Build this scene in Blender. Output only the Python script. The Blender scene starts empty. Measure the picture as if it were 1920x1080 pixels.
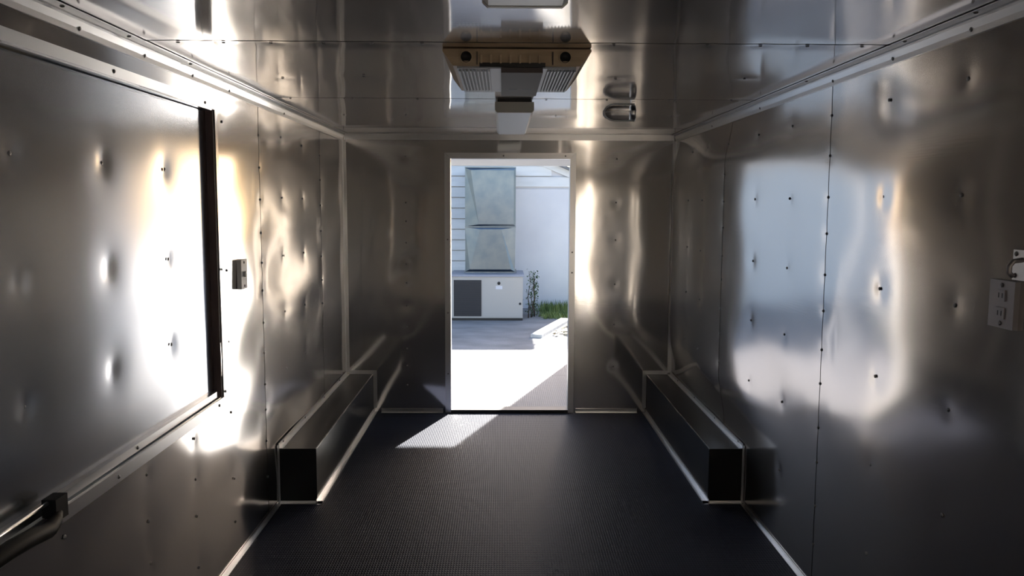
import bpy, bmesh, math, random
from mathutils import Vector, Matrix

scene = bpy.context.scene
COL = scene.collection

# ------------------------------------------------------------------ camera
F_PX, PITCH, YAW, ROLL, CAM_H = 1519.2, 0.1028, 0.0120, 0.0040, 1.532
cam_d = bpy.data.cameras.new('camera')
cam_d.sensor_width = 36.0
cam_d.lens = 36.0 * F_PX / 1920.0
cam_d.clip_start, cam_d.clip_end = 0.02, 200
cam = bpy.data.objects.new('camera', cam_d)
COL.objects.link(cam)
fw = Vector((math.sin(YAW) * math.cos(PITCH), math.cos(YAW) * math.cos(PITCH), -math.sin(PITCH)))
rt = Vector((math.cos(YAW), -math.sin(YAW), 0))
up = rt.cross(fw)
rot = Matrix((rt, up, -fw)).transposed().to_4x4()
cam.matrix_world = Matrix.Translation((0, 0, CAM_H)) @ rot @ Matrix.Rotation(ROLL, 4, 'Z')
scene.camera = cam

# ------------------------------------------------------------------ light
SUN_EL, SUN_AZ = math.radians(27.9), math.atan(0.345)      # azimuth measured from +Y towards +X
to_sun = Vector((math.sin(SUN_AZ) * math.cos(SUN_EL), math.cos(SUN_AZ) * math.cos(SUN_EL), math.sin(SUN_EL)))
w = bpy.data.worlds.new('sky'); scene.world = w; w.use_nodes = True
wn = w.node_tree.nodes; wl = w.node_tree.links
sky = wn.new('ShaderNodeTexSky'); sky.sky_type = 'NISHITA'; sky.sun_disc = False
sky.sun_elevation = SUN_EL; sky.sun_rotation = SUN_AZ; sky.air_density = 1.0; sky.dust_density = 1.6
tint = wn.new('ShaderNodeMix'); tint.data_type = 'RGBA'; tint.blend_type = 'MULTIPLY'; tint.inputs[0].default_value = 1.0
tint.inputs[7].default_value = (1.04, .982, .985, 1)          # hazy autumn sky, a little less blue
wl.new(sky.outputs[0], tint.inputs[6]); wl.new(tint.outputs[2], wn['Background'].inputs[0]); wn['Background'].inputs[1].default_value = 0.30
sd = bpy.data.lights.new('sun', 'SUN'); sd.energy = 13.0; sd.angle = math.radians(0.6); sd.color = (1.0, 0.95, 0.88)
so = bpy.data.objects.new('sun', sd); COL.objects.link(so)
so.rotation_euler = to_sun.to_track_quat('Z', 'Y').to_euler(); so.location = to_sun * 30

vs = scene.view_settings
vs.view_transform = 'Standard'; vs.look = 'None'; vs.exposure = 0.85; vs.gamma = 1.0; vs.use_curve_mapping = False
cy = scene.cycles
cy.use_denoising = True
cy.max_bounces = 13; cy.glossy_bounces = 11; cy.diffuse_bounces = 5; cy.transmission_bounces = 8
cy.blur_glossy = 0.6; cy.sample_clamp_indirect = 25.0
cy.caustics_reflective = True

# ------------------------------------------------------------------ dimensions (metres)
XL, XR, YB, YF, ZC = -1.15, 1.25, 5.88, -0.75, 2.037
DX0, DX1, DZ0, DZ1 = -0.375, 0.485, 0.0, 1.857            # rear doorway
HY0, HY1, HZ0, HZ1 = 0.75, 3.262, 0.745, 1.897             # serving hatch opening
DECK_Y = 8.43
ZG = -0.5                                                 # yard level
rnd = random.Random(7)

# ------------------------------------------------------------------ materials
def mat(name, base=(.5, .5, .5), rough=.5, metal=0., spec=.5, aniso=0., uvtan=False, noise=None, bump=None, coat=0.):
    m = bpy.data.materials.new(name); m.use_nodes = True
    nt = m.node_tree; n = nt.nodes; l = nt.links; b = n['Principled BSDF']
    b.inputs['Base Color'].default_value = (*base, 1)
    b.inputs['Roughness'].default_value = rough
    b.inputs['Metallic'].default_value = metal
    b.inputs['Specular IOR Level'].default_value = spec
    b.inputs['Coat Weight'].default_value = coat
    b.inputs['Anisotropic'].default_value = aniso
    if uvtan:
        t = n.new('ShaderNodeTangent'); t.direction_type = 'UV_MAP'; t.uv_map = 'grain'
        l.new(t.outputs[0], b.inputs['Tangent'])
    tc = n.new('ShaderNodeTexCoord')
    if noise:                                             # (scale xyz, colour a, colour b, lo, hi)
        sc, ca, cb, lo, hi = noise
        mp = n.new('ShaderNodeMapping'); mp.inputs['Scale'].default_value = sc
        l.new(tc.outputs['Object'], mp.inputs[0])
        tx = n.new('ShaderNodeTexNoise'); tx.inputs['Scale'].default_value = 1; tx.inputs['Detail'].default_value = 6
        l.new(mp.outputs[0], tx.inputs['Vector'])
        r = n.new('ShaderNodeValToRGB')
        r.color_ramp.elements[0].position = lo; r.color_ramp.elements[0].color = (*ca, 1)
        r.color_ramp.elements[1].position = hi; r.color_ramp.elements[1].color = (*cb, 1)
        l.new(tx.outputs['Fac'], r.inputs[0]); l.new(r.outputs[0], b.inputs['Base Color'])
    if bump:                                              # (scale xyz, strength, distance)
        sc, st, di = bump
        mp = n.new('ShaderNodeMapping'); mp.inputs['Scale'].default_value = sc
        l.new(tc.outputs['Object'], mp.inputs[0])
        tx = n.new('ShaderNodeTexNoise'); tx.inputs['Scale'].default_value = 1; tx.inputs['Detail'].default_value = 3
        l.new(mp.outputs[0], tx.inputs['Vector'])
        bp = n.new('ShaderNodeBump'); bp.inputs['Strength'].default_value = st; bp.inputs['Distance'].default_value = di
        l.new(tx.outputs['Fac'], bp.inputs['Height']); l.new(bp.outputs[0], b.inputs['Normal'])
    return m

def sheet_mat(name, rough, aniso, base, smear, wide=.25):
    """mill-finish aluminium: grain runs along v, light scuffing in the roughness"""
    m = mat(name, base, rough, 1.0, aniso=aniso, uvtan=True)
    n, l = m.node_tree.nodes, m.node_tree.links; b = n['Principled BSDF']
    uv = n.new('ShaderNodeUVMap'); uv.uv_map = 'grain'
    mp = n.new('ShaderNodeMapping'); mp.inputs['Scale'].default_value = (170, 5, 1)
    l.new(uv.outputs[0], mp.inputs[0])
    tx = n.new('ShaderNodeTexNoise'); tx.inputs['Scale'].default_value = 1; tx.inputs['Detail'].default_value = 4
    l.new(mp.outputs[0], tx.inputs['Vector'])
    bp = n.new('ShaderNodeBump'); bp.inputs['Strength'].default_value = smear; bp.inputs['Distance'].default_value = .0006
    l.new(tx.outputs['Fac'], bp.inputs['Height']); l.new(bp.outputs[0], b.inputs['Normal'])
    t2 = n.new('ShaderNodeTexNoise'); t2.inputs['Scale'].default_value = 1.6; t2.inputs['Detail'].default_value = 1
    l.new(uv.outputs[0], t2.inputs['Vector'])
    mr = n.new('ShaderNodeMapRange'); mr.inputs['From Min'].default_value = .3; mr.inputs['From Max'].default_value = .7
    mr.inputs['To Min'].default_value = rough * .92; mr.inputs['To Max'].default_value = rough * 1.1
    l.new(t2.outputs['Fac'], mr.inputs['Value']); l.new(mr.outputs[0], b.inputs['Roughness'])
    # a share of the surface is scuffed: a second, wider lobe
    b2 = n.new('ShaderNodeBsdfPrincipled'); b2.inputs['Base Color'].default_value = (*base, 1)
    b2.inputs['Metallic'].default_value = 1; b2.inputs['Roughness'].default_value = .48; b2.inputs['Anisotropic'].default_value = .2
    tn = n.new('ShaderNodeTangent'); tn.direction_type = 'UV_MAP'; tn.uv_map = 'grain'; l.new(tn.outputs[0], b2.inputs['Tangent'])
    mx = n.new('ShaderNodeMixShader'); mx.inputs[0].default_value = wide
    l.new(b.outputs[0], mx.inputs[1]); l.new(b2.outputs[0], mx.inputs[2]); l.new(mx.outputs[0], n['Material Output'].inputs['Surface'])
    return m

def tread_mat(name, base, rough, metal, spec, pitch, height, flat=False, groove=1.):
    """small raised lozenge tread, alternating left and right"""
    m = mat(name, base, rough, metal, spec)
    n, l = m.node_tree.nodes, m.node_tree.links; b = n['Principled BSDF']
    tc = n.new('ShaderNodeTexCoord'); sp = n.new('ShaderNodeSeparateXYZ'); l.new(tc.outputs['Object'], sp.inputs[0])
    def M(op, a, c=None):
        q = n.new('ShaderNodeMath'); q.operation = op
        for i, v in enumerate((a, c)):
            if v is None: continue
            if isinstance(v, (int, float)): q.inputs[i].default_value = v
            else: l.new(v, q.inputs[i])
        return q.outputs[0]
    k = 2 * math.pi / pitch
    x, y = M('MULTIPLY', sp.outputs[0], k), M('MULTIPLY', sp.outputs[1], k * .62)
    s1 = M('SINE', M('ADD', x, y)); s2 = M('SINE', M('SUBTRACT', x, y))
    if flat:                                              # lozenges standing on a flat sheet
        mr = n.new('ShaderNodeMapRange'); mr.interpolation_type = 'SMOOTHSTEP'
        mr.inputs['From Min'].default_value = .25; mr.inputs['From Max'].default_value = .75
        l.new(M('MULTIPLY', s1, s2), mr.inputs['Value']); h = mr.outputs[0]
    else:
        h = M('POWER', M('MAXIMUM', M('MULTIPLY', s1, s2), 0.0), .6)
    if groove < 1:                                        # worn bright on the lugs, duller between them
        mc = n.new('ShaderNodeMix'); mc.data_type = 'RGBA'; l.new(h, mc.inputs[0])
        mc.inputs[6].default_value = (*[c * groove for c in base], 1); mc.inputs[7].default_value = (*base, 1)
        l.new(mc.outputs[2], b.inputs['Base Color'])
    bp = n.new('ShaderNodeBump'); bp.inputs['Strength'].default_value = 1; bp.inputs['Distance'].default_value = height
    l.new(h, bp.inputs['Height']); l.new(bp.outputs[0], b.inputs['Normal'])
    return m

M_WALL = sheet_mat('aluminium_wall_sheet', .13, .70, (.75, .718, .685), .08, .10)
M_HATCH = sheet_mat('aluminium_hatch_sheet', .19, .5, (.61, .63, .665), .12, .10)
M_CEIL = sheet_mat('aluminium_ceiling_sheet', .07, .6, (.75, .718, .685), .06, .25)
M_REAR = sheet_mat('aluminium_rear_wall_sheet', .08, .6, (.74, .715, .685), .06, .12)
M_TRIM = mat('aluminium_trim', (.80, .79, .78), .28, 1.0)
M_FRONT = mat('satin_wall_board', (.60, .56, .50), .45)
M_EDGE = mat('folded_metal_edge', (.75, .74, .72), .2, 1.0)
M_BACK = mat('dark_backing', (.02, .018, .016), .8)
M_GLINT = mat('pale_glint', (.90, .90, .89), .35)  # near-white colour standing in for glints on the lamp jar
M_SCREW = mat('screw_steel', (.28, .27, .26), .35, 1.0)
M_WOOD = mat('dark_brown_jamb', rough=.6, noise=((30, 30, 4), (.07, .042, .035), (.15, .095, .08), .3, .7))
M_FLOOR = tread_mat('black_tread_vinyl', (.040, .046, .072), .52, 0., .13, .023, .0017)
M_DECK = tread_mat('deck_tread_plate', (.22, .22, .235), .50, .05, .14, .032, .0012, False, .72)
M_BLACKBOX = mat('black_painted_metal', (.008, .008, .009), .28, 0., .5)
M_PLASTIC_TAN = mat('tan_plastic', rough=.45, noise=((9, 9, 40), (.60, .44, .27), (.72, .55, .35), .35, .65))
M_PLASTIC_GREY = mat('pale_grey_plastic', (.55, .55, .56), .4)
M_BROWN = mat('brown_grey_panel', (.13, .105, .097), .6, 0., .3)
M_DARK = mat('dark_plastic', (.012, .011, .01), .5)
M_WHITE_LENS = mat('white_acrylic_lens', (.92, .92, .90), .30)
M_ENAMEL = mat('cream_enamel', (.76, .73, .64), .4)
M_PLATE = mat('switch_plate', (.78, .77, .75), .4)
M_PLATE_METAL = mat('steel_cover_plate', (.36, .33, .32), .4, .6)
M_RUBBER = mat('black_rubber', (.006, .006, .006), .6, 0., .25)
M_SIDING = mat('white_siding', rough=.6, noise=((2, 3, 14), (.58, .58, .575), (.66, .66, .655), .3, .7))
M_WHITEWALL = mat('white_painted_wall', rough=.7, noise=((1.2, 1.2, 1.2), (.54, .54, .57), (.60, .60, .62), .35, .65))
M_GALV = mat('galvanised_sheet', rough=.30, metal=1.0, noise=((5, 5, 5), (.12, .148, .172), (.155, .175, .19), .35, .65))
M_BEIGE = mat('beige_cabinet', (.38, .36, .335), .45, .1)
M_LID = mat('cabinet_lid', (.24, .26, .32), .4, .3)
M_GRILLE = mat('dark_grille', (.014, .014, .018), .5)
M_GROUND = mat('yard_concrete', rough=.85, noise=((1.6, 2.4, 2), (.13, .13, .13), (.24, .235, .23), .3, .7), bump=((30, 30, 30), .5, .01))
M_BOUNCE_SLAB = mat('pale_concrete', rough=.5, noise=((2, 2, 2), (.66, .65, .62), (.76, .75, .72), .3, .7))
M_KERB = mat('concrete_kerb', rough=.85, noise=((8, 8, 8), (.45, .43, .40), (.62, .60, .56), .3, .7))
M_GRASS = mat('grass_blade', rough=.6, noise=((6, 6, 6), (.045, .10, .02), (.20, .24, .06), .3, .7))
M_LEAF = mat('vine_leaf', rough=.5, noise=((20, 20, 20), (.012, .035, .012), (.05, .10, .03), .3, .7))
M_STEM = mat('vine_stem', (.05, .035, .025), .8)
M_LITTER = mat('dry_leaf', rough=.8, noise=((12, 12, 12), (.22, .15, .07), (.62, .52, .34), .3, .7))
M_ROOF = mat('shingle_roof', rough=.9, noise=((8, 8, 8), (.10, .10, .11), (.18, .18, .18), .3, .7))
M_PORCH = mat('porch_white_metal', (.70, .70, .71), .4)
M_GLASS = mat('clear_glass', (1, 1, 1), .02)
M_GLASS.node_tree.nodes['Principled BSDF'].inputs['Transmission Weight'].default_value = 1.0
M_GLASS.node_tree.nodes['Principled BSDF'].inputs['IOR'].default_value = 1.12

# ------------------------------------------------------------------ mesh helpers
def link(name, me, m=None, parent=None):
    if m is not None and not me.materials: me.materials.append(m)
    o = bpy.data.objects.new(name, me); COL.objects.link(o)
    if parent is not None: o.parent = parent
    return o

def build(name, bm, m, parent=None, smooth=False, bevel=0.):
    if bevel > 0:
        bmesh.ops.bevel(bm, geom=[e for e in bm.edges if len(e.link_faces) == 2 and e.calc_face_angle(0) > .5],
                        offset=bevel, segments=2, affect='EDGES', clamp_overlap=True)
    bmesh.ops.recalc_face_normals(bm, faces=bm.faces)
    me = bpy.data.meshes.new(name); bm.to_mesh(me); bm.free()
    if smooth:
        for p in me.polygons: p.use_smooth = True
    return link(name, me, m, parent)

def addbox(bm, a, b):
    x0, x1 = sorted((a[0], b[0])); y0, y1 = sorted((a[1], b[1])); z0, z1 = sorted((a[2], b[2]))
    v = [bm.verts.new(c) for c in ((x0, y0, z0), (x1, y0, z0), (x1, y1, z0), (x0, y1, z0), (x0, y0, z1), (x1, y0, z1), (x1, y1, z1), (x0, y1, z1))]
    for f in ((0, 3, 2, 1), (4, 5, 6, 7), (0, 1, 5, 4), (1, 2, 6, 5), (2, 3, 7, 6), (3, 0, 4, 7)):
        bm.faces.new([v[i] for i in f])

def box(name, a, b, m, parent=None, bevel=0.):
    bm = bmesh.new(); addbox(bm, a, b)
    return build(name, bm, m, parent, bevel=bevel)

def boxes(name, lst, m, parent=None, bevel=0.):
    bm = bmesh.new()
    for a, b in lst: addbox(bm, a, b)
    return build(name, bm, m, parent, bevel=bevel)

def prism(name, prof, axis, t0, t1, m, parent=None, bevel=0., smooth=False):
    """closed profile of (p, q) swept along axis: 'x' -> (y, z), 'y' -> (x, z), 'z' -> (x, y)"""
    bm = bmesh.new()
    def P(p, q, t): return {'x': (t, p, q), 'y': (p, t, q), 'z': (p, q, t)}[axis]
    A = [bm.verts.new(P(p, q, t0)) for p, q in prof]; B = [bm.verts.new(P(p, q, t1)) for p, q in prof]
    k = len(prof)
    for i in range(k): bm.faces.new((A[i], A[(i + 1) % k], B[(i + 1) % k], B[i]))
    bm.faces.new(A); bm.faces.new(B[::-1])
    return build(name, bm, m, parent, smooth, bevel)

def tube(name, pts, r, m, parent=None, seg=10):
    bm = bmesh.new(); pts = [Vector(p) for p in pts]; rings = []
    rr = r if isinstance(r, (list, tuple)) else [r] * len(pts)
    for i, p in enumerate(pts):
        d = (pts[min(i + 1, len(pts) - 1)] - pts[max(i - 1, 0)]).normalized()
        a = d.orthogonal().normalized() if i == 0 else (a - d * a.dot(d)).normalized()
        c = d.cross(a)
        rings.append([bm.verts.new(p + rr[i] * (math.cos(2 * math.pi * k / seg) * a + math.sin(2 * math.pi * k / seg) * c)) for k in range(seg)])
    for A, B in zip(rings, rings[1:]):
        for k in range(seg): bm.faces.new((A[k], A[(k + 1) % seg], B[(k + 1) % seg], B[k]))
    bm.faces.new(rings[0]); bm.faces.new(rings[-1][::-1])
    return build(name, bm, m, parent, True)

def lathe(name, prof, axis_o, axis_d, m, parent=None, seg=24, smooth=True):
    """prof of (radius, distance along axis)"""
    bm = bmesh.new(); d = Vector(axis_d).normalized(); a = d.orthogonal().normalized(); c = d.cross(a); o = Vector(axis_o); rings = []
    for r, t in prof:
        if r < 1e-6: rings.append([bm.verts.new(o + d * t)])
        else: rings.append([bm.verts.new(o + d * t + r * (math.cos(2 * math.pi * k / seg) * a + math.sin(2 * math.pi * k / seg) * c)) for k in range(seg)])
    for A, B in zip(rings, rings[1:]):
        for k in range(seg):
            k2 = (k + 1) % seg
            vv = [A[k % len(A)], A[k2 % len(A)], B[k2 % len(B)], B[k % len(B)]]
            u = []
            for v in vv:
                if v not in u: u.append(v)
            if len(u) >= 3:
                try: bm.faces.new(u)
                except ValueError: pass
    return build(name, bm, m, parent, smooth)

def empty(name, loc=(0, 0, 0)):
    o = bpy.data.objects.new(name, None); COL.objects.link(o); o.location = loc; o.empty_display_size = .1
    return o

def tag(o, label, cat=None, group=None, kind=None):
    o['label'] = label
    if cat: o['category'] = cat
    if group: o['group'] = group
    if kind: o['kind'] = kind
    return o

def axis_steps(a, b, breaks, step):
    pts = sorted({a, b, *[k for k in breaks if a < k < b]}); out = []
    for p, q in zip(pts, pts[1:]):
        k = max(1, round((q - p) / step)); out += [p + (q - p) * i / k for i in range(k)]
    return out + [b]

def sheet(name, parent, axis, plane, sgn, u0, u1, v0, v1, m, hole=None, dimples=(), amp=.0009, seed=0, step=.02, base=.004, quilt=1.0, ku=(.9, 2.2), kv=(.35, 1.0), fn=None, bow=None):
    """one metal sheet, gently buckled, pulled in at its screws. axis 'x': (y,z) 'y': (x,z) 'z': (x,y)"""
    r = random.Random(seed)
    waves = [(2 * math.pi / r.uniform(*ku) * r.choice((-1, 1)), 2 * math.pi / r.uniform(*kv), r.uniform(0, 6.28), r.uniform(.4, 1.0)) for _ in range(6)]
    us = axis_steps(u0, u1, (hole[0], hole[1]) if hole else (), step)
    vv = axis_steps(v0, v1, (hole[2], hole[3]) if hole else (), step)
    dm = [(a, b) for a, b in dimples if u0 - .1 < a < u1 + .1 and v0 - .1 < b < v1 + .1]
    def P(u, v, d):
        return {'x': (plane + sgn * d, u, v), 'y': (u, plane + sgn * d, v), 'z': (u, v, plane + sgn * d)}[axis]
    def height(u, v):
        e = min(u - u0, u1 - u, v - v0, v1 - v); fall = min(1., e / .12)
        h = sum(w_ * math.sin(a * u + b * v + c) for a, b, c, w_ in waves) * amp * fall
        if fn: h += fn(u, v) * fall
        if bow: h += bow(u, v)
        for a, b in dm:
            q = (u - a) ** 2 + (v - b) ** 2
            if q < .03: h -= quilt * (.0016 * math.exp(-q / (2 * .020 ** 2)) + .0012 * math.exp(-q / (2 * .055 ** 2)))
        return base + max(h, -base + .0005)
    verts, idx, faces, uvs = [], {}, [], []
    for i, u in enumerate(us):
        for j, v in enumerate(vv):
            idx[i, j] = len(verts); verts.append(P(u, v, height(u, v)))
            uvs.append((v, u))
    for i in range(len(us) - 1):
        for j in range(len(vv) - 1):
            if hole and hole[0] - 1e-6 <= us[i] and us[i + 1] <= hole[1] + 1e-6 and hole[2] - 1e-6 <= vv[j] and vv[j + 1] <= hole[3] + 1e-6: continue
            faces.append((idx[i, j], idx[i + 1, j], idx[i + 1, j + 1], idx[i, j + 1]))
    # folded rim back to the studs
    edge = [(i, 0) for i in range(len(us))] + [(len(us) - 1, j) for j in range(1, len(vv))] + [(i, len(vv) - 1) for i in range(len(us) - 2, -1, -1)] + [(0, j) for j in range(len(vv) - 2, 0, -1)]
    rim, top = [], []
    for i, j in edge:
        top.append(len(verts)); verts.append(verts[idx[i, j]]); uvs.append((vv[j], us[i]))
        rim.append(len(verts)); verts.append(P(us[i], vv[j], .0002)); uvs.append((vv[j], us[i]))
    for k in range(len(edge)):
        k2 = (k + 1) % len(edge); faces.append((top[k2], top[k], rim[k], rim[k2]))
    me = bpy.data.meshes.new(name); me.from_pydata(verts, [], faces)
    uvl = me.uv_layers.new(name='grain')
    for lp in me.loops: uvl.data[lp.index].uv = uvs[lp.vertex_index]
    for p in me.polygons: p.use_smooth = True
    for p in me.polygons[len(me.polygons) - len(edge):]: p.use_smooth = False
    # face the room
    nrm = {'x': Vector((sgn, 0, 0)), 'y': Vector((0, sgn, 0)), 'z': Vector((0, 0, sgn))}[axis]
    if me.polygons[0].normal.dot(nrm) < 0: me.flip_normals()
    return link(name, me, m, parent)

# one pan-head screw mesh, shared
def screw_mesh():
    bm = bmesh.new(); prof = [(.0062, 0.), (.0062, .0012), (.0045, .0030), (.0016, .0036)]; rings = []
    for r_, t in prof: rings.append([bm.verts.new((r_ * math.cos(k * math.pi / 4), r_ * math.sin(k * math.pi / 4), t)) for k in range(8)])
    for A, B in zip(rings, rings[1:]):
        for k in range(8): bm.faces.new((A[k], A[(k + 1) % 8], B[(k + 1) % 8], B[k]))
    c = bm.verts.new((0, 0, .0022))
    for k in range(8): bm.faces.new((rings[-1][k], rings[-1][(k + 1) % 8], c))
    me = bpy.data.meshes.new('screw'); bm.to_mesh(me); bm.free(); me.materials.append(M_SCREW)
    return me
SCREW = screw_mesh()
def screw(parent, loc, nrm):
    o = bpy.data.objects.new('screw', SCREW); COL.objects.link(o); o.parent = parent
    o.location = loc; o.rotation_euler = Vector(nrm).to_track_quat('Z', 'Y').to_euler()
    return o

# ------------------------------------------------------------------ screw layout (rows a foot apart, studs 16 inches apart)
ROWS = (1.872, 1.562, 1.260, .966, .662, .350, .165)
SC_HATCH = [(y, z) for y in (1.07, 1.515, 1.960, 2.405, 2.848) for z in (1.648, 1.337, 1.034)]
SC_LEFT = [(3.372, 1.863), (3.376, 1.254), (3.368, .955), (3.372, .652), (3.385, .359), (3.381, .169)] + \
          [(y, z) for y in (.95, 1.24, 1.65, 2.06, 2.553, 2.957) for z in (.66, .504, .361, .16)] + \
          [(3.870, z) for z in (1.85, 1.70, 1.55, 1.392, 1.25, 1.117, .962, .815, .661, .535, .38, .2)] + \
          [(4.256, z) for z in ROWS[:5]] + [(4.691, z) for z in (1.86, 1.56, 1.25, .948, .66)] + [(5.146, z) for z in (1.83, 1.68, 1.522, 1.36, 1.2, 1.05, .9, .75, .6)]
SC_RIGHT = [(3.108, z) for z in (1.872, 1.721, 1.564, 1.425, 1.266, 1.125, .972, .838, .661, .521, .342, .183)] + \
           [(4.436, z) for z in (1.86, 1.70, 1.552, 1.410, 1.255, 1.125, .963, .822, .663, .513)] + \
           [(3.966, z) for z in ROWS[:5]] + [(3.525, z) for z in ROWS[:6]] + [(2.648, z) for z in ROWS[:6]] + [(2.202, z) for z in ROWS[:5]] + \
           [(1.74, z) for z in ROWS] + [(4.853, z) for z in ROWS[:5]] + [(5.27, z) for z in ROWS[:5]]
SC_CEIL = [(x, 2.612 - .0) for x in (-1.017, -.875, -.727, -.564, -.412, -.254, .348, .645, .812, .961, 1.134)] + \
          [(x, 3.962) for x in (-1.016, -.72, -.41, .208, .50, .80, 1.10)] + [(.961, 3.281), (-.549, 3.27), (-.885, 3.337), (.45, 3.3), (-.55, 4.68), (-.9, 4.68), (.30, 4.68), (.96, 4.68)]
SC_BACK = [(-.697, z) for z in (1.872, 1.713, 1.542, 1.408, 1.253, 1.099, .962, .794, .637, .478, .351, .207)] + [(.820, z) for z in (1.86, 1.548, 1.278, .955, .660, .346)]

# ------------------------------------------------------------------ room shell
T = .05
# left wall: studs and skin, with the hatch opening
wall_l = boxes('wall_left', [((XL - T, YF, -.02), (XL, HY0 - .02, ZC + .03)), ((XL - T, HY1 + .02, -.02), (XL, YB + T, ZC + .03)),
                             ((XL - T, HY0 - .02, -.02), (XL, HY1 + .02, HZ0 - .02)), ((XL - T, HY0 - .02, HZ1 + .02), (XL, HY1 + .02, ZC + .03))], M_BACK)
tag(wall_l, 'left trailer wall of screwed aluminium sheets around the closed hatch', 'wall', kind='structure')
for i, (a, b) in enumerate(((YF, .55), (.553, 3.864), (3.872, 5.143), (5.152, YB))):
    hole = (HY0, HY1, HZ0, HZ1) if i == 1 else None
    sheet('panel', wall_l, 'x', XL, 1, a, b, 0, ZC, M_WALL, hole, SC_LEFT, seed=11 + i, quilt=.6)
for y, z in SC_LEFT: screw(wall_l, (XL + .0035, y, z), (1, 0, 0))

def smooth(t):
    t = min(1., max(0., t)); return t * t * (3 - 2 * t)
_bow = [0.]; _dy = .01                                     # the sheets belly into the room towards the rear
for _i in range(260):
    _y = 3.3 + _i * _dy
    _bow.append(_bow[-1] + _dy * (.055 * smooth((_y - 3.3) / .8) * (1 - smooth((_y - 4.55) / .4)) - .048 * smooth((_y - 4.75) / .4) * (1 - smooth((_y - 5.5) / .35))))
def right_bow(y, z):
    i = (y - 3.3) / _dy
    if i <= 0 or i >= 255: return 0.
    env = smooth((z - .32) / .30) * (1 - smooth((z - 1.74) / .28))
    return max(0., _bow[int(i)]) * env
SY0, SY1 = -.66, -.10                                       # added side doorway beside the viewer, a source of fill daylight
wall_r = boxes('wall_right', [((XR, YF, -.02), (XR + T, SY0 - .01, ZC + .03)), ((XR, SY1 + .01, -.02), (XR + T, YB + T, ZC + .03)), ((XR, SY0 - .01, DZ1 + .01), (XR + T, SY1 + .01, ZC + .03))], M_BACK)
tag(wall_r, 'right trailer wall of tall aluminium sheets with rows of screws', 'wall', kind='structure')
for i, (a, b) in enumerate(((YF, .46), (.463, 1.782), (1.786, 3.105), (3.1115, 4.431), (4.440, YB))):
    sheet('panel', wall_r, 'x', XR, -1, a, b, 0, ZC, M_WALL, (SY0, SY1, 0, DZ1) if i == 0 else None, SC_RIGHT, seed=31 + i, quilt=.6, bow=right_bow)
for y, z in SC_RIGHT: screw(wall_r, (XR - .0030 - right_bow(y, z), y, z), (-1, 0, 0))

wall_b = boxes('wall_back', [((XL, YB, -.02), (DX0 - .01, YB + T, ZC + .03)), ((DX1 + .01, YB, -.02), (XR, YB + T, ZC + .03)),
                             ((DX0 - .01, YB, DZ1 + .01), (DX1 + .01, YB + T, ZC + .03))], M_BACK)
tag(wall_b, 'rear aluminium wall with the open doorway in its middle', 'wall', kind='structure')
for a, b in (((XL - .05, YB + T, -.1), (DX0 - .014, YB + T + .012, 2.09)), ((DX1 + .014, YB + T, -.1), (XR + .05, YB + T + .012, 2.09)), ((DX0 - .014, YB + T, DZ1 + .014), (DX1 + .014, YB + T + .012, 2.09))):
    box('exterior_skin', a, b, M_PORCH, wall_b)
sheet('panel', wall_b, 'y', YB, -1, XL, XR, 0, ZC, M_REAR, (DX0, DX1, 0, DZ1), SC_BACK, seed=52, amp=.0006, quilt=.35)
for x, z in SC_BACK: screw(wall_b, (x, YB - .0035, z), (0, -1, 0))

wall_f = box('wall_front', (XL - T, YF - T, -.02), (XR + T, YF, ZC + .03), M_BACK)
tag(wall_f, 'front wall of the trailer behind the viewer, pale satin board', 'wall', kind='structure')
box('panel', (XL + .002, YF, .002), (XR - .002, YF + .006, ZC - .004), M_FRONT, wall_f)

ceil = box('ceiling', (XL - T, YF - T, ZC), (XR + T, YB + T, ZC + T), M_BACK)
tag(ceil, 'polished aluminium trailer ceiling in cross-wise sheets', 'ceiling', kind='structure')
for i, (a, b) in enumerate(((YF, -.02), (-.0185, 1.270), (1.276, 2.583), (2.596, 3.932), (3.946, 5.398), (5.414, YB))):
    sheet('panel', ceil, 'z', ZC, -1, XL, XR, a, b, M_CEIL, None, SC_CEIL, seed=71 + i, amp=.0005, ku=(.5, 1.2), kv=(.6, 1.6), quilt=.8)
for x, y in SC_CEIL: screw(ceil, (x, y, ZC - .0035), (0, 0, -1))

floor = box('floor', (XL - T, YF - T, -.04), (XR + T, YB + .012, 0), M_FLOOR)
tag(floor, 'black floor covering with fine raised tread', 'floor', kind='structure')

# ------------------------------------------------------------------ mouldings
def angle_profile(sx, xw, z0, w1, w2, t):            # L profile in (x, z); flange up the wall w1, along the floor w2
    return [(xw, z0), (xw + sx * w2, z0), (xw + sx * w2, z0 + t), (xw + sx * t, z0 + t), (xw + sx * t, z0 + w1), (xw, z0 + w1)]

def cove(name, sx, xw, label, screws_w, screws_c):
    e = empty(name, (xw, 2.5, ZC)); tag(e, label, 'moulding', kind='structure')
    off = Vector((xw, 2.5, ZC))
    def add(o): o.location = -off; return o
    z = ZC - .006
    add(prism('ceiling_flange', [(xw, z), (xw + sx * .044, z), (xw + sx * .044, z - .003), (xw, z - .003)], 'y', YF, YB - .01, M_TRIM, e))
    prof = [(xw, ZC - .009), (xw + sx * .012, ZC - .009), (xw + sx * .019, ZC - .016), (xw + sx * .019, ZC - .022), (xw + sx * .012, ZC - .040), (xw + sx * .009, ZC - .055), (xw, ZC - .055)]
    add(prism('wall_flange', prof, 'y', YF, YB - .01, M_TRIM, e))
    for y, zz in screws_w: add(screw(e, (0, 0, 0), (sx, 0, -.2))).location = Vector((xw + sx * .012, y, zz)) - off
    for x, y in screws_c: add(screw(e, (0, 0, 0), (0, 0, -1))).location = Vector((x, y, ZC - .009)) - off
    return e
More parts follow.
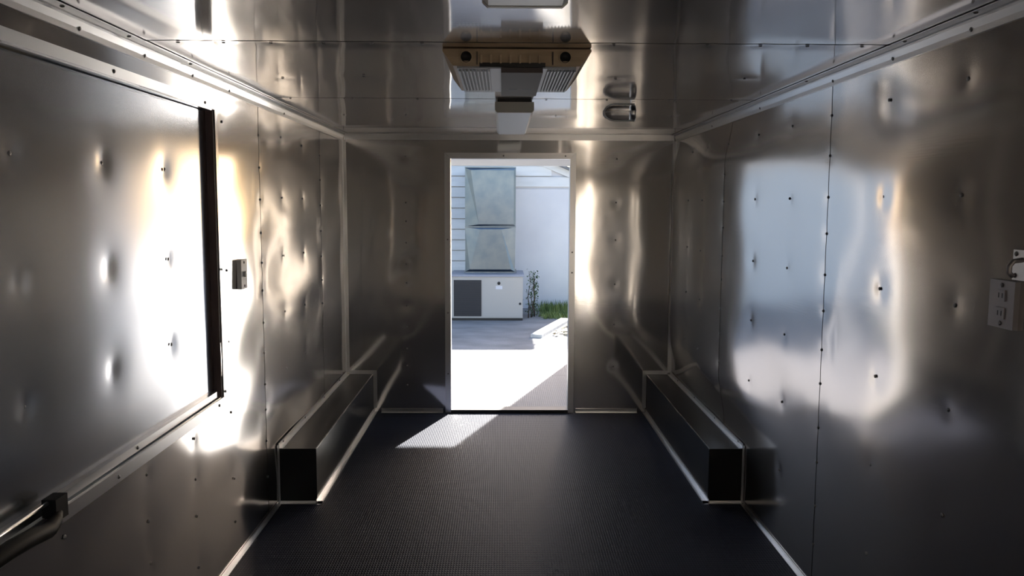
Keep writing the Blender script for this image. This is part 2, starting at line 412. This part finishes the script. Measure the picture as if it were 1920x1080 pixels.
cove('trim_1', 1, XL, 'aluminium cove moulding along the ceiling above the hatch', [(1.9, 1.997), (2.25, 1.997), (2.65, 1.997), (3.05, 1.997), (3.45, 1.997), (4.3, 1.997)], [(-1.118, 2.13), (-1.118, 2.50), (-1.118, 2.98)])
cove('trim_2', -1, XR, 'bright aluminium cove moulding along the ceiling over the right wall', [(1.8, 1.997), (2.187, 1.997), (2.62, 1.997), (3.089, 1.997), (3.954, 1.997), (4.85, 1.997)], [(1.216, 2.132), (1.216, 2.502), (1.216, 3.3)])
o = prism('trim_3', [(YB - .004, ZC - .005), (YB - .045, ZC - .005), (YB - .045, ZC - .008), (YB - .008, ZC - .008), (YB - .008, ZC - .048), (YB - .004, ZC - .048)], 'x', XL + .02, XR - .02, M_TRIM)
tag(o, 'slim aluminium angle where the ceiling meets the rear wall', 'moulding', kind='structure')
for nm, xw, s, lb in (('trim_4', XL, 1, 'upright aluminium corner angle left of the doorway wall'), ('trim_5', XR, -1, 'upright aluminium corner angle right of the doorway wall')):
    o = prism(nm, [(xw + s * .004, YB - .004), (xw + s * .030, YB - .004), (xw + s * .030, YB - .007), (xw + s * .008, YB - .007), (xw + s * .008, YB - .030), (xw + s * .004, YB - .030)], 'z', .30, ZC - .05, M_TRIM)
    tag(o, lb, 'moulding', kind='structure')
WB_Y, WB_H = 4.05, .285
for nm, xw, s, lb in (('baseboard_left', XL, 1, 'aluminium floor angle along the foot of the left wall'), ('baseboard_right', XR, -1, 'aluminium floor angle along the foot of the right wall')):
    o = prism(nm, angle_profile(s, xw + s * .006, .0005, .018, .016, .0025), 'y', YF, WB_Y - .03, M_TRIM)
    tag(o, lb, 'moulding', kind='structure')
for nm, a, b, lb in (('trim_6', XL + .26, DX0 - .06, 'aluminium floor angle under the rear wall left of the doorway'), ('trim_7', DX1 + .06, XR - .25, 'aluminium floor angle under the rear wall right of the doorway')):
    o = prism(nm, [(YB - .004, .0005), (YB - .03, .0005), (YB - .03, .003), (YB - .008, .003), (YB - .008, .03), (YB - .004, .03)], 'x', a, b, M_TRIM)
    tag(o, lb, 'moulding', kind='structure')

# ------------------------------------------------------------------ doorway
d = empty('door_1', (.055, YB, 0)); tag(d, 'open rear doorway framed in aluminium, looking out to the yard', 'doorway', kind='structure')
D0 = Vector((.055, YB, 0))
def dpart(o): o.location = -D0; return o
tw = .042
yt0, yt1 = YB - .016, YB - .005
def quad_prism(name, pts, y0, y1, m, parent, bevel=.0015):      # polygon in x, z
    bm = bmesh.new(); A = [bm.verts.new((x, y0, z)) for x, z in pts]; B = [bm.verts.new((x, y1, z)) for x, z in pts]
    k = len(pts)
    for i in range(k): bm.faces.new((A[i], A[(i + 1) % k], B[(i + 1) % k], B[i]))
    bm.faces.new(A[::-1]); bm.faces.new(B)
    return build(name, bm, m, parent, bevel=bevel)
dpart(quad_prism('casing', [(DX0 - tw, .0), (DX0, .0), (DX0, DZ1), (DX0 - tw, DZ1 + tw)], yt0, yt1, M_TRIM, d))
dpart(quad_prism('casing', [(DX1, .0), (DX1 + tw, .0), (DX1 + tw, DZ1 + tw), (DX1, DZ1)], yt0, yt1, M_TRIM, d))
dpart(quad_prism('casing', [(DX0 - tw + .002, DZ1 + tw), (DX0 + .002, DZ1), (DX1 - .002, DZ1), (DX1 + tw - .002, DZ1 + tw)], yt0, yt1, M_TRIM, d))
dpart(box('jamb', (DX0 - .012, YB - .005, 0), (DX0, YB + .07, DZ1), M_TRIM, d))
dpart(box('jamb', (DX1, YB - .005, 0), (DX1 + .012, YB + .07, DZ1), M_TRIM, d))
dpart(box('head_jamb', (DX0 - .012, YB - .005, DZ1), (DX1 + .012, YB + .07, DZ1 + .012), M_TRIM, d))
dpart(box('threshold', (DX0, YB - .030, .0005), (DX1, YB + .075, .024), M_DARK, d, bevel=.006))
for x, z in ((-.396, 1.278), (.006, 1.878), (.45, 1.878), (.506, 1.188), (.506, 1.04), (-.396, .744), (-.396, .292)):
    dpart(screw(d, (0, 0, 0), (0, -1, 0))).location = Vector((x, yt0, z)) - D0

d2 = empty('fill_doorway', (XR, (SY0 + SY1) / 2, 0)); tag(d2, 'unseen side doorway added in the right wall to let in fill daylight', 'doorway', kind='structure')  # unseen opening, added to brighten the front end of the room
for a, b in (((SY0 - .012, 0), (SY0, DZ1)), ((SY1, 0), (SY1 + .012, DZ1)), ((SY0 - .012, DZ1), (SY1 + .012, DZ1 + .012))):
    o = box('jamb', (XR - .006, a[0], a[1]), (XR + .07, b[0], b[1]), M_TRIM, d2); o.location = -Vector(d2.location)
o = box('threshold', (XR - .01, SY0, .0005), (XR + .07, SY1, .02), M_DARK, d2, .004); o.location = -Vector(d2.location)

# ------------------------------------------------------------------ hatch opening and hatch
w1 = empty('window_1', (XL, (HY0 + HY1) / 2, HZ0)); W0 = Vector(w1.location)
tag(w1, 'aluminium and brown wood frame of the serving hatch opening', 'window frame', kind='structure')
def wpart(o): o.location = -W0; return o
fl = .036
xf0, xf1 = XL + .004, XL + .010
wpart(box('jamb', (XL - .06, HY1 - .004, HZ0), (XL + .006, HY1 + .016, HZ1), M_WOOD, w1))
wpart(box('jamb', (XL - .06, HY0 - .016, HZ0), (XL + .006, HY0 + .004, HZ1), M_WOOD, w1))
wpart(box('head_jamb', (XL - .06, HY0, HZ1 - .002), (XL + .004, HY1, HZ1 + .018), M_TRIM, w1))
wpart(box('sill', (XL - .06, HY0, HZ0 - .018), (XL + .004, HY1, HZ0), M_TRIM, w1))
wpart(box('flange', (xf0, HY1 + .012, HZ0 - .02), (xf1, HY1 + .012 + .028, HZ1 + .02), M_TRIM, w1, .001))
wpart(box('flange', (xf0, HY0 - .04, HZ0 - .02), (xf1, HY0 - .012, HZ1 + .02), M_TRIM, w1, .001))
wpart(box('flange', (xf0, HY0 - .04, HZ0 - .040), (xf1 + .002, HY1 + .03, HZ0 - .002), M_TRIM, w1, .001))
wpart(box('flange', (xf0, HY0 - .04, HZ1 + .002), (xf1 + .002, HY1 + .02, HZ1 + .034), M_TRIM, w1, .001))
for y, z in ((2.437, 1.915), (3.167, 1.915), (3.288, 1.265), (3.288, .762), (3.211, .722), (2.35, .722), (1.8, 1.915)):
    wpart(screw(w1, (0, 0, 0), (1, 0, 0))).location = Vector((XL + .012, y, z)) - W0

hx = XL - .026
h = empty('serving_hatch', (hx, (HY0 + HY1) / 2, HZ0)); H0 = Vector(h.location)
tag(h, 'large closed serving hatch lined with buckled aluminium in the left wall', 'hatch')
def hpart(o): o.location = -H0; return o
hpart(box('core', (hx - .03, HY0 + .006, HZ0 + .004), (hx, HY1 - .026, HZ1 - .004), M_BACK, h))
def hatch_bulge(y, z):          # the sheet stands proud between the studs near its free edge
    return .010 * math.exp(-((y - 2.35) / .55) ** 2) * math.exp(-((z - 1.25) / .5) ** 2) + .004 * math.sin((y - 1) * 2.4) * math.sin((z - .7) * 3)
hpart(sheet('panel', h, 'x', hx, 1, HY0 + .008, HY1 - .028, HZ0 + .020, HZ1 - .006, M_HATCH, None, SC_HATCH, amp=.0008, seed=90, quilt=1.6, fn=hatch_bulge))
hpart(box('bottom_rail', (hx, HY0 + .006, HZ0 + .004), (hx + .022, HY1 - .026, HZ0 + .028), M_TRIM, h, .002))
hpart(box('end_rail', (hx - .03, HY1 - .026, HZ0 + .004), (hx + .006, HY1 - .012, HZ1 - .004), M_WOOD, h, .001))
for y, z in SC_HATCH: hpart(screw(h, (0, 0, 0), (1, 0, 0))).location = Vector((hx + .004, y, z)) - H0
hpart(screw(h, (0, 0, 0), (1, 0, 0))).location = Vector((hx + .022, 2.514, HZ0 + .016)) - H0
# black latch with a lever handle at the bottom rail
lx = XL + .012
la = hpart(box('latch_bracket', (hx + .024, 1.975, HZ0 - .012), (lx + .022, 2.030, HZ0 + .046), M_RUBBER, h, .006))
tube('latch_rod', [(lx, 2.0, HZ0 + .038), (lx + .002, 1.70, HZ0 + .034), (lx + .002, 1.36, HZ0 + .034), (lx, 1.30, HZ0 + .028)], .005, M_TRIM, la)
tube('lever', [(lx + .012, 2.000, HZ0 + .004), (lx + .024, 1.965, HZ0 - .002), (lx + .038, 1.91, HZ0 - .004), (lx + .046, 1.83, HZ0 + .012), (lx + .050, 1.74, HZ0 + .022), (lx + .050, 1.62, HZ0 + .022), (lx + .046, 1.52, HZ0 + .018)],
     [.012, .017, .020, .021, .021, .020, .012], M_RUBBER, la)

# ------------------------------------------------------------------ wheel boxes
def wheel_box(s, xw, xi, label):
    e = empty('wheel_box', ((xw + xi) / 2, (WB_Y + YB) / 2, 0)); o0 = Vector(e.location)
    tag(e, label, 'wheel box', 'wheel boxes along the side walls')
    def q(o): o.location = -o0; return o
    q(box('body', (xw + s * .008, WB_Y, .002), (xi, YB - .010, WB_H), M_BLACKBOX, e, .003))
    # folded bright top edge
    q(box('edge_fold', (xi - s * .0045, WB_Y, WB_H - .0035), (xi + s * .0012, YB - .012, WB_H + .0012), M_EDGE, e))
    # angles: along wall above, along floor, up the front at the wall, across the front at the floor, around the back wall
    q(prism('wall_angle', angle_profile(s, xw + s * .008, WB_H + .0005, .026, .022, .003), 'y', WB_Y - .002, YB - .012, M_TRIM, e))
    q(prism('floor_angle', [(xi, .0005), (xi + s * .028, .0005), (xi + s * .028, .003), (xi + s * .004, .003), (xi + s * .004, .026), (xi, .026)], 'y', WB_Y - .03, YB - .012, M_TRIM, e))
    q(prism('front_wall_angle', [(xw + s * .006, WB_Y), (xw + s * .012, WB_Y), (xw + s * .012, WB_Y - .003), (xw + s * .009, WB_Y - .003), (xw + s * .009, WB_Y - .022), (xw + s * .006, WB_Y - .022)], 'z', .003, WB_H + .02, M_TRIM, e))
    q(prism('front_floor_angle', [(WB_Y, .0005), (WB_Y - .026, .0005), (WB_Y - .026, .003), (WB_Y - .003, .003), (WB_Y - .003, .010), (WB_Y, .010)], 'x', xw + s * .012, xi + s * .028, M_TRIM, e))
    q(box('rear_angle', (xi + s * .0015, YB - .010, .036), (xi + s * .030, YB - .0065, WB_H + .03), M_TRIM, e))
    q(box('rear_angle', (xw + s * .03, YB - .0105, WB_H + .002), (xi + s * .030, YB - .0065, WB_H + .03), M_TRIM, e))
    for y in (4.13, 4.6, 5.1, 5.6): q(screw(e, (0, 0, 0), (s, 0, 0))).location = Vector((xw + s * .011, y, WB_H + .016)) - o0
    return e
wheel_box(-1, XR, 1.067, 'long black wheel box on the floor against the right wall')
wheel_box(1, XL, -.950, 'long black wheel box on the floor against the left wall')

# ------------------------------------------------------------------ ceiling fittings
def light_fixture(x0, x1, y0, y1, label):
    zc = ZC - .008
    e = empty('ceiling_light', ((x0 + x1) / 2, (y0 + y1) / 2, zc)); o0 = Vector(e.location)
    tag(e, label, 'ceiling light', 'long ceiling lights')
    def q(o): o.location = -o0; return o
    q(box('mounting_pan', (x0 + .012, y0 + .012, zc - .012), (x1 - .012, y1 - .012, zc + .003), M_DARK, e))
    q(prism('diffuser', [(x0 + .002, zc - .012), (x0 + .002, zc - .046), (x0 + .014, zc - .057), (x1 - .014, zc - .057), (x1 - .002, zc - .046), (x1 - .002, zc - .012)], 'y', y0 + .012, y1 - .012, M_WHITE_LENS, e))
    for a, b in ((y0, y0 + .012), (y1 - .012, y1)):
        q(prism('end_cap', [(x0, zc - .008), (x0, zc - .048), (x0 + .012, zc - .059), (x1 - .012, zc - .059), (x1, zc - .048), (x1, zc - .008)], 'y', a, b, M_ENAMEL, e, .0015))
    return e
light_fixture(-.038, .150, 3.955, 5.22, 'long white ceiling light between the air conditioner and the doorway')
light_fixture(-.047, .145, .64, 1.875, 'white ceiling light cut off by the top of the picture')

ac = empty('air_conditioner', (.045, 2.94, ZC - .006)); A0 = Vector(ac.location)
tag(ac, 'tan and grey ceiling air conditioner with grilles and round vents', 'air conditioner')
def q(o): o.location = -A0; return o
zt, zb = ZC - .007, ZC - .064
ax0, ax1, ay0, ay1 = -.195, .285, 2.675, 3.26
bx0, bx1, by0, by1 = -.160, .248, 2.655, 3.225
bm = bmesh.new()
tv = [bm.verts.new(c) for c in ((ax0, ay0, zt), (ax1, ay0, zt), (ax1, ay1, zt), (ax0, ay1, zt))]
mv = [bm.verts.new(c) for c in ((ax0, ay0 - .004, zt - .008), (ax1, ay0 - .004, zt - .008), (ax1, ay1 + .004, zt - .008), (ax0, ay1 + .004, zt - .008))]
bv = [bm.verts.new(c) for c in ((bx0, by0, zb), (bx1, by0, zb), (bx1, by1, zb), (bx0, by1, zb))]
for A, B in ((tv, mv), (mv, bv)):
    for i in range(4): bm.faces.new((A[i], A[(i + 1) % 4], B[(i + 1) % 4], B[i]))
bm.faces.new(tv); bm.faces.new(bv[::-1])
q(build('shroud', bm, M_PLASTIC_TAN, ac, bevel=.003))
q(box('bottom_cover', (bx0 + .012, by0 + .012, zb - .006), (bx1 - .012, by1 - .012, zb + .004), M_PLASTIC_GREY, ac, .002))
for gx0, gx1 in ((-.140, -.045), (.147, .238 - .004)):
    g = q(box('grille', (gx0, by0 + .03, zb - .0068), (gx1, by1 - .06, zb - .005), M_DARK, ac))
    n = 8
    for k in range(n + 1):
        x = gx0 + (gx1 - gx0) * k / n
        box('slat', (x - .0026, by0 + .028, zb - .013), (x + .0026, by1 - .058, zb - .006), M_PLASTIC_GREY, g)
for cx in (-.118, .200):
    v = q(lathe('round_vent', [(.0185, 0), (.0185, .004), (.0155, .005), (.0155, .001), (0, .001)], (cx, by0 + .0065, (zt + zb) / 2), (0, -1, 0), M_DARK, ac))
    lathe('vent_ring', [(.0175, -.002), (.0215, -.002), (.0215, .0045), (.0175, .0055)], (cx, by0 + .0065, (zt + zb) / 2), (0, -1, 0), M_PLASTIC_TAN, v)
cp = q(box('control_panel', (-.006, by0 - .006, zb - .022), (.128, by1 - .02, zb - .006), M_BROWN, ac, .003))
for a, b in ((.022, .052), (.070, .104)): box('print_mark', (a, 3.02, zb - .0226), (b, 3.034, zb - .0218), M_DARK, cp)
q(box('control_slot', (-.075, by0 - .003, zb - .004), (.136, by0 + .012, zb + .010), M_DARK, ac, .002))
for k in range(7): q(box('front_rib', (-.072 + k * .031, by0 - .0045, zb + .008), (-.066 + k * .031, by0 + .008, zb + .034), M_PLASTIC_TAN, ac, .001))
for a in (-.083, .160): q(box('front_joint', (a - .0012, by0 - .0012, zb + .004), (a + .0012, by0 + .008, zt - .012), M_DARK, ac))

jl = empty('dome_lamp', (.565, 4.03, ZC - .006)); J0 = Vector(jl.location)
tag(jl, 'small clear glass jar lamp lying on its side under the ceiling', 'lamp')
def q(o): o.location = -J0; return o
jz = ZC - .058
q(lathe('lamp_base', [(0, 0), (.036, 0), (.040, .003), (.040, .022), (.034, .026), (0, .026)], (.648, 4.03, jz), (-1, 0, 0), M_TRIM, jl))
prof = [(.034, .026), (.036, .05), (.036, .105), (.033, .128), (.026, .146), (.014, .157), (.0, .160)]
inner = [(.0, .156), (.012, .153), (.023, .143), (.0295, .126), (.0325, .105), (.0325, .05), (.031, .026)]
q(lathe('glass_jar', prof + inner, (.648, 4.03, jz), (-1, 0, 0), M_GLASS, jl))
glint_path = [(.640, 4.000, jz + .040)] + [(.545 - .052 * math.sin(t), 4.000, jz + .040 * math.cos(t)) for t in [math.pi * k / 10 for k in range(11)]] + [(.640, 4.000, jz - .040)]
q(tube('glint_outline', glint_path, .0040, M_GLINT, jl, 8))  # added pale loop imitates the bright glints along the jar's outline
q(box('mounting_arm', (.626, 4.015, jz + .036), (.646, 4.045, ZC - .006), M_TRIM, jl))

# ------------------------------------------------------------------ wall devices
def device(name, s, xw, yc, zc, wy, hz, dep, m, label, cat, kind):
    e = empty(name, (xw, yc, zc)); o0 = Vector(e.location); tag(e, label, cat)
    def q(o): o.location = -o0; return o
    x0 = xw + s * .0045
    p = q(box('cover_plate', (x0, yc - wy / 2, zc - hz / 2), (x0 + s * dep, yc + wy / 2, zc + hz / 2), m, e, .003))
    x1 = x0 + s * dep
    if kind == 'switch':
        box('toggle', (x1, yc - .006, zc - .012), (x1 + s * .009, yc + .006, zc + .012), M_PLATE, p, .002)
    else:
        for dz in (-.022, .022):
            r = q(box('receptacle', (x1 - s * .002, yc - .017, zc + dz - .014), (x1 + s * .003, yc + .017, zc + dz + .014), m, e, .002))
            for dy in (-.007, .007): box('slot', (x1 + s * .0028, yc + dy - .0015, zc + dz - .006), (x1 + s * .0034, yc + dy + .0015, zc + dz + .006), M_DARK, r)
    for dz in (-.4, .4): q(screw(e, (0, 0, 0), (s, 0, 0))).location = Vector((x1, yc, zc + dz * hz)) - o0
device('light_switch', 1, XL, 3.535, 1.225, .078, .128, .020, M_PLATE, 'pale switch plate on the left wall beside the hatch', 'switch', 'switch')
device('wall_outlet', -1, XR, 1.972, 1.292, .100, .118, .014, M_PLATE_METAL, 'grey outlet plate at the right edge of the picture', 'outlet', 'outlet')
device('light_switch', -1, XR, 5.553, 1.217, .090, .112, .008, M_PLATE, 'small switch plate on the right wall near the rear corner', 'switch', 'switch')
e = empty('wall_bracket', (XR, 1.925, 1.395)); o0 = Vector(e.location)
tag(e, 'small metal bracket above the outlet at the picture edge', 'bracket')
def q(o): o.location = -o0; return o
q(box('backplate', (XR - .0045, 1.84, 1.355), (XR - .009, 1.952, 1.428), M_TRIM, e, .002))
q(tube('hook', [(XR - .009, 1.915, 1.405), (XR - .030, 1.915, 1.402), (XR - .040, 1.915, 1.390), (XR - .040, 1.915, 1.374), (XR - .030, 1.915, 1.366)], .006, M_PLATE_METAL, e))
for zz in (1.366, 1.418): q(screw(e, (0, 0, 0), (-1, 0, 0))).location = Vector((XR - .009, 1.940, zz)) - o0

# ------------------------------------------------------------------ porch outside the door
deck = empty('rear_deck', (.05, 7.2, 0)); o0 = Vector(deck.location)
tag(deck, 'sunlit tread-plate deck outside the rear doorway', 'deck')
def q(o): o.location = -o0; return o
for a, b in ((YB + .078, 7.18), (7.183, DECK_Y)):
    q(box('deck_plate', (XL - .05, a, -.012), (XR + .05, b, 0), M_DECK, deck))
q(box('deck_edge', (XL - .05, DECK_Y, -.10), (XR + .05, DECK_Y + .03, .001), M_TRIM, deck, .003))
q(boxes('deck_frame', [((XL - .05, YB + .08, -.12), (XL + .03, DECK_Y, -.013)), ((XR - .03, YB + .08, -.12), (XR + .05, DECK_Y, -.013)), ((XL + .03, 7.1, -.12), (XR - .03, 7.2, -.013))], M_DARK, deck))
for x in (XL, XR):
    for y in (6.1, 8.3): q(box('deck_leg', (x - .03, y - .03, ZG), (x + .03, y + .03, -.12), M_DARK, deck))
por = empty('porch_canopy', (.05, 7.2, 1.93)); p0 = Vector(por.location)
tag(por, 'white porch canopy edge seen across the top of the doorway', 'canopy')
def q(o): o.location = -p0; return o
q(box('roof_panel', (XL - .06, YB + .06, 2.10), (XR + .06, DECK_Y + .03, 2.14), M_PORCH, por))
q(box('fascia', (XL - .06, DECK_Y - .015, 1.928), (XR + .06, DECK_Y + .03, 2.10), M_PORCH, por, .004))
q(box('corner_panel', (.880, DECK_Y - .012, .001), (XR + .05, DECK_Y + .02, 1.928), M_PORCH, por, .003))
q(box('sun_block_panel', (XR + .03, 6.6, .001), (XR + .05, DECK_Y - .017, 2.098), M_PORCH, por, .003))  # unseen panel, added to block stray sun past the corner panel
q(box('corner_post', (XL - .05, DECK_Y - .03, .001), (XL + .02, DECK_Y + .02, 1.928), M_PORCH, por, .003))

# ------------------------------------------------------------------ yard
yard = box('yard_ground', (-30, -20, ZG - .1), (30, 40, ZG), M_GROUND)
tag(yard, 'grey cracked concrete yard behind the trailer', 'ground', kind='structure')

slab = box('bounce_slab', (1.75, 8.6, ZG), (9.0, 39, ZG + .015), M_BOUNCE_SLAB)  # added out of view as a bright reflector for the metal sheets
tag(slab, 'out-of-view pale slab beside the house, added to bounce sun into the trailer', 'bounce_slab', kind='structure')
HYW = 15.83
hs = empty('house', (-1.2, HYW, ZG)); h0 = Vector(hs.location)
tag(hs, 'white house with lap siding and a smooth painted wall', 'house')
def q(o): o.location = -h0; return o
HX1, HX0 = 1.60, -9.0
def rake(x): return 2.02 + (HX1 - x) * .42 if x > -3.6 else 2.02 + (HX1 + 3.6) * .42 - (-3.6 - x) * .42
q(quad_prism('wall_core', [(HX0, ZG), (HX1, ZG), (HX1, rake(HX1) - .02), (-3.6, rake(-3.6) - .02), (HX0, rake(HX0) - .02)], HYW + .02, HYW + 6, M_WHITEWALL, hs, 0))
q(box('painted_wall', (.05, HYW - .005, ZG), (HX1, HYW + .02, 1.83), M_WHITEWALL, hs))
def board(z0, z1, x0, x1):
    # lap board: thicker at its lower edge, ends cut under the roof slope
    xe = x1
    if z1 + .03 > rake(x1): xe = HX1 - (z1 + .03 - 2.02) / .42
    xs = x0
    if z1 + .03 > rake(x0): xs = -3.6 - (rake(-3.6) - z1 - .03) / .42
    if xe - xs < .2: return
    bm = bmesh.new()
    pr = [(HYW + .02, z0 + .022), (HYW - .034, z0 + .022), (HYW - .018, z1), (HYW + .02, z1)]
    A = [bm.verts.new((xs, y, z)) for y, z in pr]; B = [bm.verts.new((xe, y, z)) for y, z in pr]
    for i in range(4): bm.faces.new((A[i], A[(i + 1) % 4], B[(i + 1) % 4], B[i]))
    bm.faces.new(A); bm.faces.new(B[::-1])
    q(build('siding_board', bm, M_SIDING, hs))
z = ZG + .1
while z < 4.1:
    board(z, z + .205, HX0, .04 if z + .1 < 1.83 else HX1); z += .205
q(quad_prism('rake_board', [(HX1 + .32, rake(HX1 + .32) - .10), (HX1 + .32, rake(HX1 + .32) + .03), (-3.6, rake(-3.6) + .03), (-3.6, rake(-3.6) - .10)], HYW - .05, HYW - .023, M_SIDING, hs, 0))
q(quad_prism('roof', [(HX1 + .35, rake(HX1 + .35) + .03), (HX1 + .35, rake(HX1 + .35) + .09), (-3.6, rake(-3.6) + .09), (HX0 - .3, rake(HX0 - .3) + .09), (HX0 - .3, rake(HX0 - .3) + .03), (-3.6, rake(-3.6) + .03)], HYW - .20, HYW + 6.2, M_ROOF, hs, 0))

# packaged heat pump cabinet
U = empty('hvac_unit', (-.25, 14.6, ZG)); u0 = Vector(U.location)
tag(U, 'beige outdoor air handling cabinet with a dark louvred grille', 'hvac unit')
def q(o): o.location = -u0; return o
ux0, ux1, uy0, uy1, uz0, uz1 = -.885, .360, 14.11, 15.05, ZG + .045, .275
q(box('cabinet', (ux0, uy0, uz0), (ux1, uy1, uz1), M_BEIGE, U, .006))
q(box('lid', (ux0 - .02, uy0 - .02, uz1), (ux1 + .02, uy1 + .02, uz1 + .035), M_LID, U, .006))
for a, b in ((uy0 + .02, uy0 + .10), (uy1 - .10, uy1 - .02)): q(box('base_rail', (ux0, a, ZG), (ux1, b, uz0), M_DARK, U))
g = q(box('grille', (ux0 + .035, uy0 - .004, uz0 + .03), (-.365, uy0 + .002, uz1 - .06), M_GRILLE, U))
for k in range(16):
    zz = uz0 + .045 + k * .038
    if zz < uz1 - .075: box('louvre', (ux0 + .04, uy0 - .012, zz), (-.37, uy0 - .003, zz + .012), M_GRILLE, g)
q(box('service_panel', (-.345, uy0 - .006, uz0 + .02), (ux1 - .01, uy0 + .001, uz1 - .02), M_BEIGE, U, .002))
q(lathe('badge', [(.028, 0), (.028, .006), (0, .006)], (-.060, uy0 - .006, .160), (0, -1, 0), M_DARK, U))
q(box('rating_plate', (-.115, uy0 - .0075, .055), (.0, uy0 - .006, .115), M_WHITEWALL, U))
q(lathe('port', [(.020, 0), (.020, .008), (0, .008)], (.312, uy0 - .006, -.20), (0, -1, 0), M_DARK, U))

# galvanised supply duct standing on the cabinet
Dk = empty('air_duct', (-.215, 14.9, .31)); k0 = Vector(Dk.location)
tag(Dk, 'tall galvanised sheet metal duct standing on the beige cabinet', 'duct')
def q(o): o.location = -k0; return o
kx0, kx1, ky0, ky1 = -.662, .232, 14.41, 15.0
def duct_sec(z0, z1, taper, break_d, yb, inn):
    bm = bmesh.new()
    a = [bm.verts.new(c) for c in ((kx0, ky0, z0), (kx1 - taper * .3, ky0, z0), (kx1, ky0, z1), (kx0, ky0, z1))]
    b = [bm.verts.new(c) for c in ((kx0, yb, z0), (kx1 - taper * .3, yb, z0), (kx1, yb, z1), (kx0, yb, z1))]
    inner = [bm.verts.new((x, ky0 - break_d * k, zz)) for x, zz, k in inn]
    for i in range(4): bm.faces.new((a[i], a[(i + 1) % 4], inner[(i + 1) % 4], inner[i]))
    bm.faces.new(inner)
    for i in range(4): bm.faces.new((a[i], b[i], b[(i + 1) % 4], a[(i + 1) % 4]))
    bm.faces.new(b[::-1])
    return build('duct_section', bm, M_GALV, Dk)
q(duct_sec(.34, 1.128, .03, .030, ky1, ((-.58, .38, 1.), (.15, .38, 1.), (-.02, 1.09, .5), (-.40, 1.09, .5))))
q(duct_sec(1.14, 2.17, .0, 0.022, HYW - .06, ((-.42, 1.18, 1.), (.20, 1.18, .4), (.20, 2.13, .4), (-.56, 2.13, 1.))))
q(box('seam_flange', (kx0 - .004, ky0 - .016, 1.122), (kx1 + .004, ky1, 1.146), M_GALV, Dk, .003))
q(box('base_flange', (kx0 - .02, ky0 - .02, .311), (kx1 + .02, ky1 + .02, .340), M_GALV, Dk, .003))
q(box('top_flange', (kx0 - .004, ky0 - .01, 2.17), (kx1 + .004, HYW - .06, 2.19), M_GALV, Dk, .003))

# climbing plant beside the cabinet
pl = empty('climbing_plant', (.45, 14.55, ZG)); pl0 = Vector(pl.location)
tag(pl, 'dark leafy climbing plant at the right side of the cabinet', 'plant')
def q(o): o.location = -pl0; return o
r = random.Random(3); stems = []
for k in range(5):
    x, y = .48 + .05 * k * .6, 14.45 + .06 * k; pts = []
    hgt = r.uniform(.45, .82) if k else .84
    for i in range(8):
        t = i / 7; pts.append((x + r.uniform(-.02, .02) + .05 * t * math.sin(k), y + r.uniform(-.02, .02), ZG + hgt * t))
    stems.append(pts); q(tube('stem', pts, [.012 - .009 * i / 7 for i in range(8)], M_STEM, pl, 6))
bm = bmesh.new()
for pts in stems:
    for i in range(1, 8):
        for _ in range(9):
            c = Vector(pts[i]) + Vector((r.uniform(-.06, .07), r.uniform(-.05, .05), r.uniform(-.05, .05)))
            m3 = Matrix.Rotation(r.uniform(0, 6.28), 3, 'Z') @ Matrix.Rotation(r.uniform(-1.2, .4), 3, 'X'); s = r.uniform(.022, .045)
            vv = [bm.verts.new(c + m3 @ Vector(p) * s) for p in ((0, 0, 0), (.45, .5, .1), (0, 1.3, -.1), (-.45, .5, .1))]
            bm.faces.new(vv)
fo = q(build('foliage', bm, M_LEAF, pl)); fo['kind'] = 'stuff'

# grass strip under the painted wall
bm = bmesh.new(); r = random.Random(5)
for _ in range(5200):
    x = r.uniform(.74 if r.random() < .85 else .62, 3.2); y = r.uniform(14.30, HYW - .10); hgt = r.uniform(.06, .20) * (1.1 if y > 15 else .6)
    a = r.uniform(0, 6.28); dx, dy = math.cos(a) * .008, math.sin(a) * .008; lx_, ly_ = r.uniform(-.06, .06), r.uniform(-.06, .06)
    v = [bm.verts.new(c) for c in ((x - dx, y - dy, ZG), (x + dx, y + dy, ZG), (x + lx_ * .5 + dx * .6, y + ly_ * .5 + dy * .6, ZG + hgt * .6), (x + lx_, y + ly_, ZG + hgt))]
    bm.faces.new((v[0], v[1], v[2])); bm.faces.new((v[0], v[2], v[3]))
g = build('grass', bm, M_GRASS); tag(g, 'rough green grass growing along the foot of the white wall', 'grass', kind='stuff')
# leaf litter in the sun
bm = bmesh.new()
for _ in range(900):
    x = r.uniform(.45, 2.6); y = r.uniform(12.4, 14.2)
    if x < .42 + (y - 12.3) * .30: continue
    if abs((x - .86) - (y - 13.3) * .33) < .16: continue
    m3 = Matrix.Rotation(r.uniform(0, 6.28), 3, 'Z') @ Matrix.Rotation(r.uniform(-.6, .6), 3, 'X'); s = r.uniform(.025, .06)
    c = Vector((x, y, ZG + .012 + r.uniform(0, .02)))
    bm.faces.new([bm.verts.new(c + m3 @ Vector(p) * s) for p in ((-.5, -.8, 0), (.5, -.6, .1), (.4, .8, 0), (-.5, .7, .12))])
g = build('leaf_litter', bm, M_LITTER); tag(g, 'pale dry leaves strewn over the sunlit concrete', 'leaves', kind='stuff')
bm = bmesh.new(); addbox(bm, (-.09, -.95, 0), (.09, .95, .05))
kb = build('concrete_kerb', bm, M_KERB, bevel=.01); kb.location = (.82, 13.18, ZG); kb.rotation_euler = (0, 0, -math.atan(.33))
tag(kb, 'pale broken kerb strip at the edge of the sunlit leaves', 'kerb')
